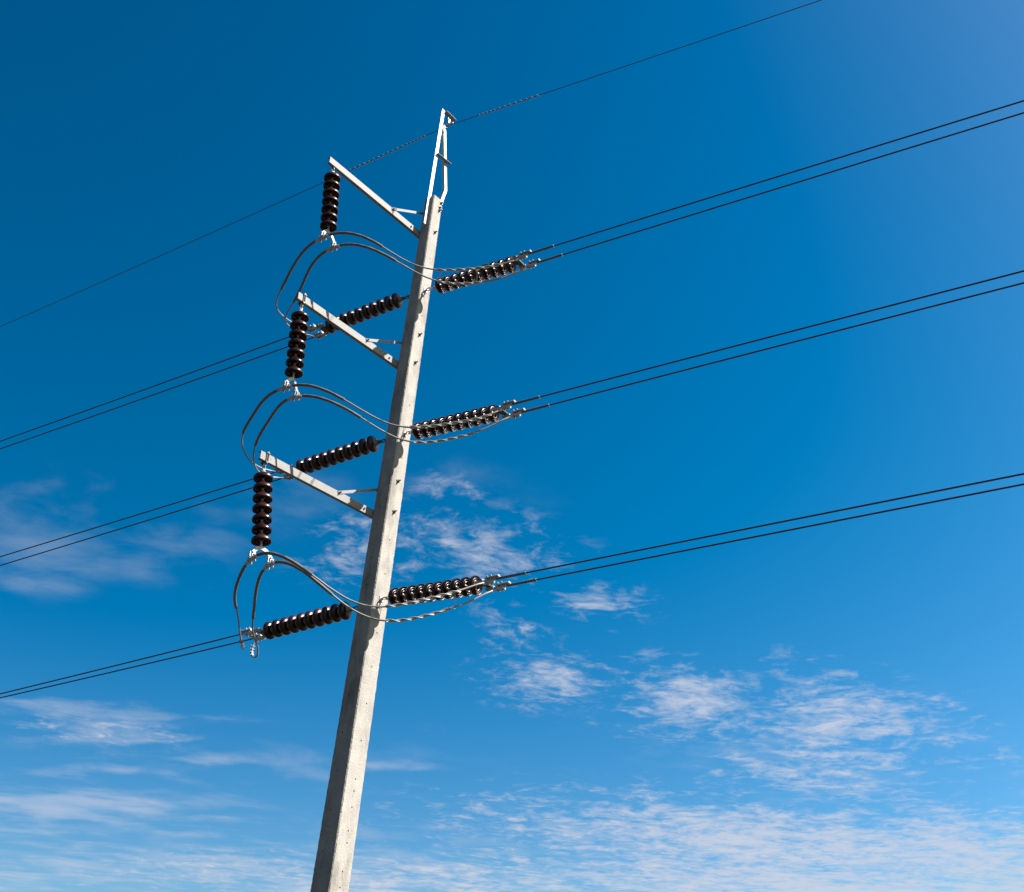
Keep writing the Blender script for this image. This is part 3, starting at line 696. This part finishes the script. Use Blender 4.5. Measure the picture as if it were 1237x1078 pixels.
# armour rod spans and helical wraps as fractions of the cable, found on the picture
ROD = ROD_SPANS
for i in range(3):
    for j in range(2):
        raw = [W3(p) for p in JUMP[i][j]]
        P = catmull(raw, 6)
        hR, tR = WIRE_POINT['right', i, j]; hL, tL = WIRE_POINT['left', i, j]
        # run the right end into its clamp, the left end likewise
        startp = hR + tR * .12 - UP * .02
        pre = [startp, startp.lerp(P[0], .5) - UP * .012]
        if i < 2:
            endp = hL + tL * .14 - UP * .03
            post = [P[-1].lerp(endp, .6) - UP * .03, endp]
        else:
            e = P[-1]; back = (hL + tL * .16) - e
            if j == 0: post = [e - UP * .02]
            else: post = [e + tL * .015 - UP * .055, e + tL * .065 - UP * .075, e + tL * .12 - UP * .03, e + tL * .135 + UP * .06, e + tL * .12 + UP * .15]
        core = catmull(pre + P[3:-3:6] + post, 6)
        g = MB(); g.tube(core, .0118, 12)
        root = g.build('jumper_cable', JUMPERMAT, None, 60, origin=core[0])
        tag(root, JUMP_LABEL[i, j], 'jumper cable', 'jumper cable loops left of the pole')
        (r0, r1), (h0, h1), ties = ROD[i][j]
        n = len(P) - 1
        seg = P[int(r0 * n):int(r1 * n) + 1]
        g = MB(); g.tube(seg, .0205, 14, fn=lambda a, s: 1 + .05 * math.cos(10 * (a - s * 14)))
        g.build('armour_rod', RODMAT, root, 60)
        seg = P[int(h0 * n):int(h1 * n) + 1]
        g = MB(); g.tube(seg, .0118, 12)
        for strand in (0, 1):
            hp = []; S = catmull(seg, 4); ph = strand * math.pi; prev = None; xx = UP
            for q in range(len(S)):
                t = (S[min(q + 1, len(S) - 1)] - S[max(q - 1, 0)]).normalized()
                xx = (xx - t * xx.dot(t)).normalized(); yy = t.cross(xx)
                if q: ph += 2 * math.pi * (S[q] - S[q - 1]).length / .28
                hp.append(S[q] + (xx * math.cos(ph) + yy * math.sin(ph)) * .0165)
            g.tube(hp, .0068, 8)
        g.build('helical_wrap', WRAPMAT, root, 70)
        # end sleeve at the right clamp
        g = MB(); g.tube([core[0], core[3], core[6], core[9]], [.020, .020, .017, .015], 12); g.build('end_sleeve', FITTING, root, 50)
        if i == 2 or True:
            # bolted connectors where the tail meets the left clamp
            g = MB()
            tail = core[-14:] if i == 2 else core[-8:]
            for q in range(1, len(tail) - 2, 3):
                t = (tail[q + 1] - tail[q]).normalized(); y = t.orthogonal().normalized()
                g.bar(tail[q] - t * .012, tail[q] + t * .012, y, t.cross(y), .030, .034)
                g.cyl(tail[q] - y * .034, tail[q] + y * .034, .005, .005, 8)
            g.build('connector', JUMPERMAT, root, 40)
for i in range(3):
    A = catmull([W3(p) for p in JUMP[i][0]], 6); B = catmull([W3(p) for p in JUMP[i][1]], 6)
    par = [o for o in bpy.data.objects if o.get('label') == JUMP_LABEL[i, 0]][0]
    for fr in ROD[i][0][2]:
        k = int(fr * (len(A) - 1)); k2 = nearest(B, A[k] - UP * .02)
        g = MB()
        for dz in (-.010, .010):
            o = (A[k + 1] - A[k]).normalized() * dz
            g.cyl(A[k] + o, B[k2] + o, .003, .003, 6)
        g.build('tie_wire', WRAPMAT, par, 40)

# ------------------------------------------------------------------ earth wire over the top with its two spiral dampers
def build_earth():
    P0 = at(-.06, .012, 15.10)
    cur = {}
    pts = []
    for a0, sl, k in ((EW_R), (EW_L)):
        D = az(a0)
        ts = [.12] + [.3 + .3 * q for q in range(40)] + [13 + 2.0 * q for q in range(24)]
        cur[a0] = (lambda D, sl, k: (lambda t: P0 + D * t + UP * (sl * t + k * t * t)))(D, sl, k)
        pts.append([cur[a0](t) for t in ts])
    allp = pts[1][::-1] + [P0] + pts[0]
    g = MB(); g.tube(allp, .0062, 8)
    o = g.build('earth_wire', WIREDARK, None, 60, origin=P0)
    tag(o, 'thin single wire crossing above everything else at the pole top', 'wire')
    for a0, t0, t1 in ((EW_R[0], EW_DR[0], EW_DR[1]), (EW_L[0], EW_DL[0], EW_DL[1])):
        f = cur[a0]; hp = []; n = 420; ph = 0
        for q in range(n + 1):
            fr = q / n; t = t0 + (t1 - t0) * fr
            pitch = .075 if fr < .28 else .105
            ph += 2 * math.pi * ((t1 - t0) / n) / pitch
            D = az(a0); y = UP.cross(D).normalized(); r = .012 if fr < .28 else .0165
            hp.append(f(t) + y * (r * math.cos(ph)) + UP * (r * math.sin(ph)))
        g = MB(); g.tube(hp, .0062, 8); g.build('spiral_damper', DAMPERMAT, o, 60)
EW_R = (-.5658, -.0941, .0006); EW_L = (2.565, -.04, .0009)
EW_DR, EW_DL = (.61, 1.83), (.42, 2.13)
build_earth()
for o in (disc0, sclamp0, tclamp0):
    for ch in list(o.children): bpy.data.objects.remove(ch)
    bpy.data.objects.remove(o)
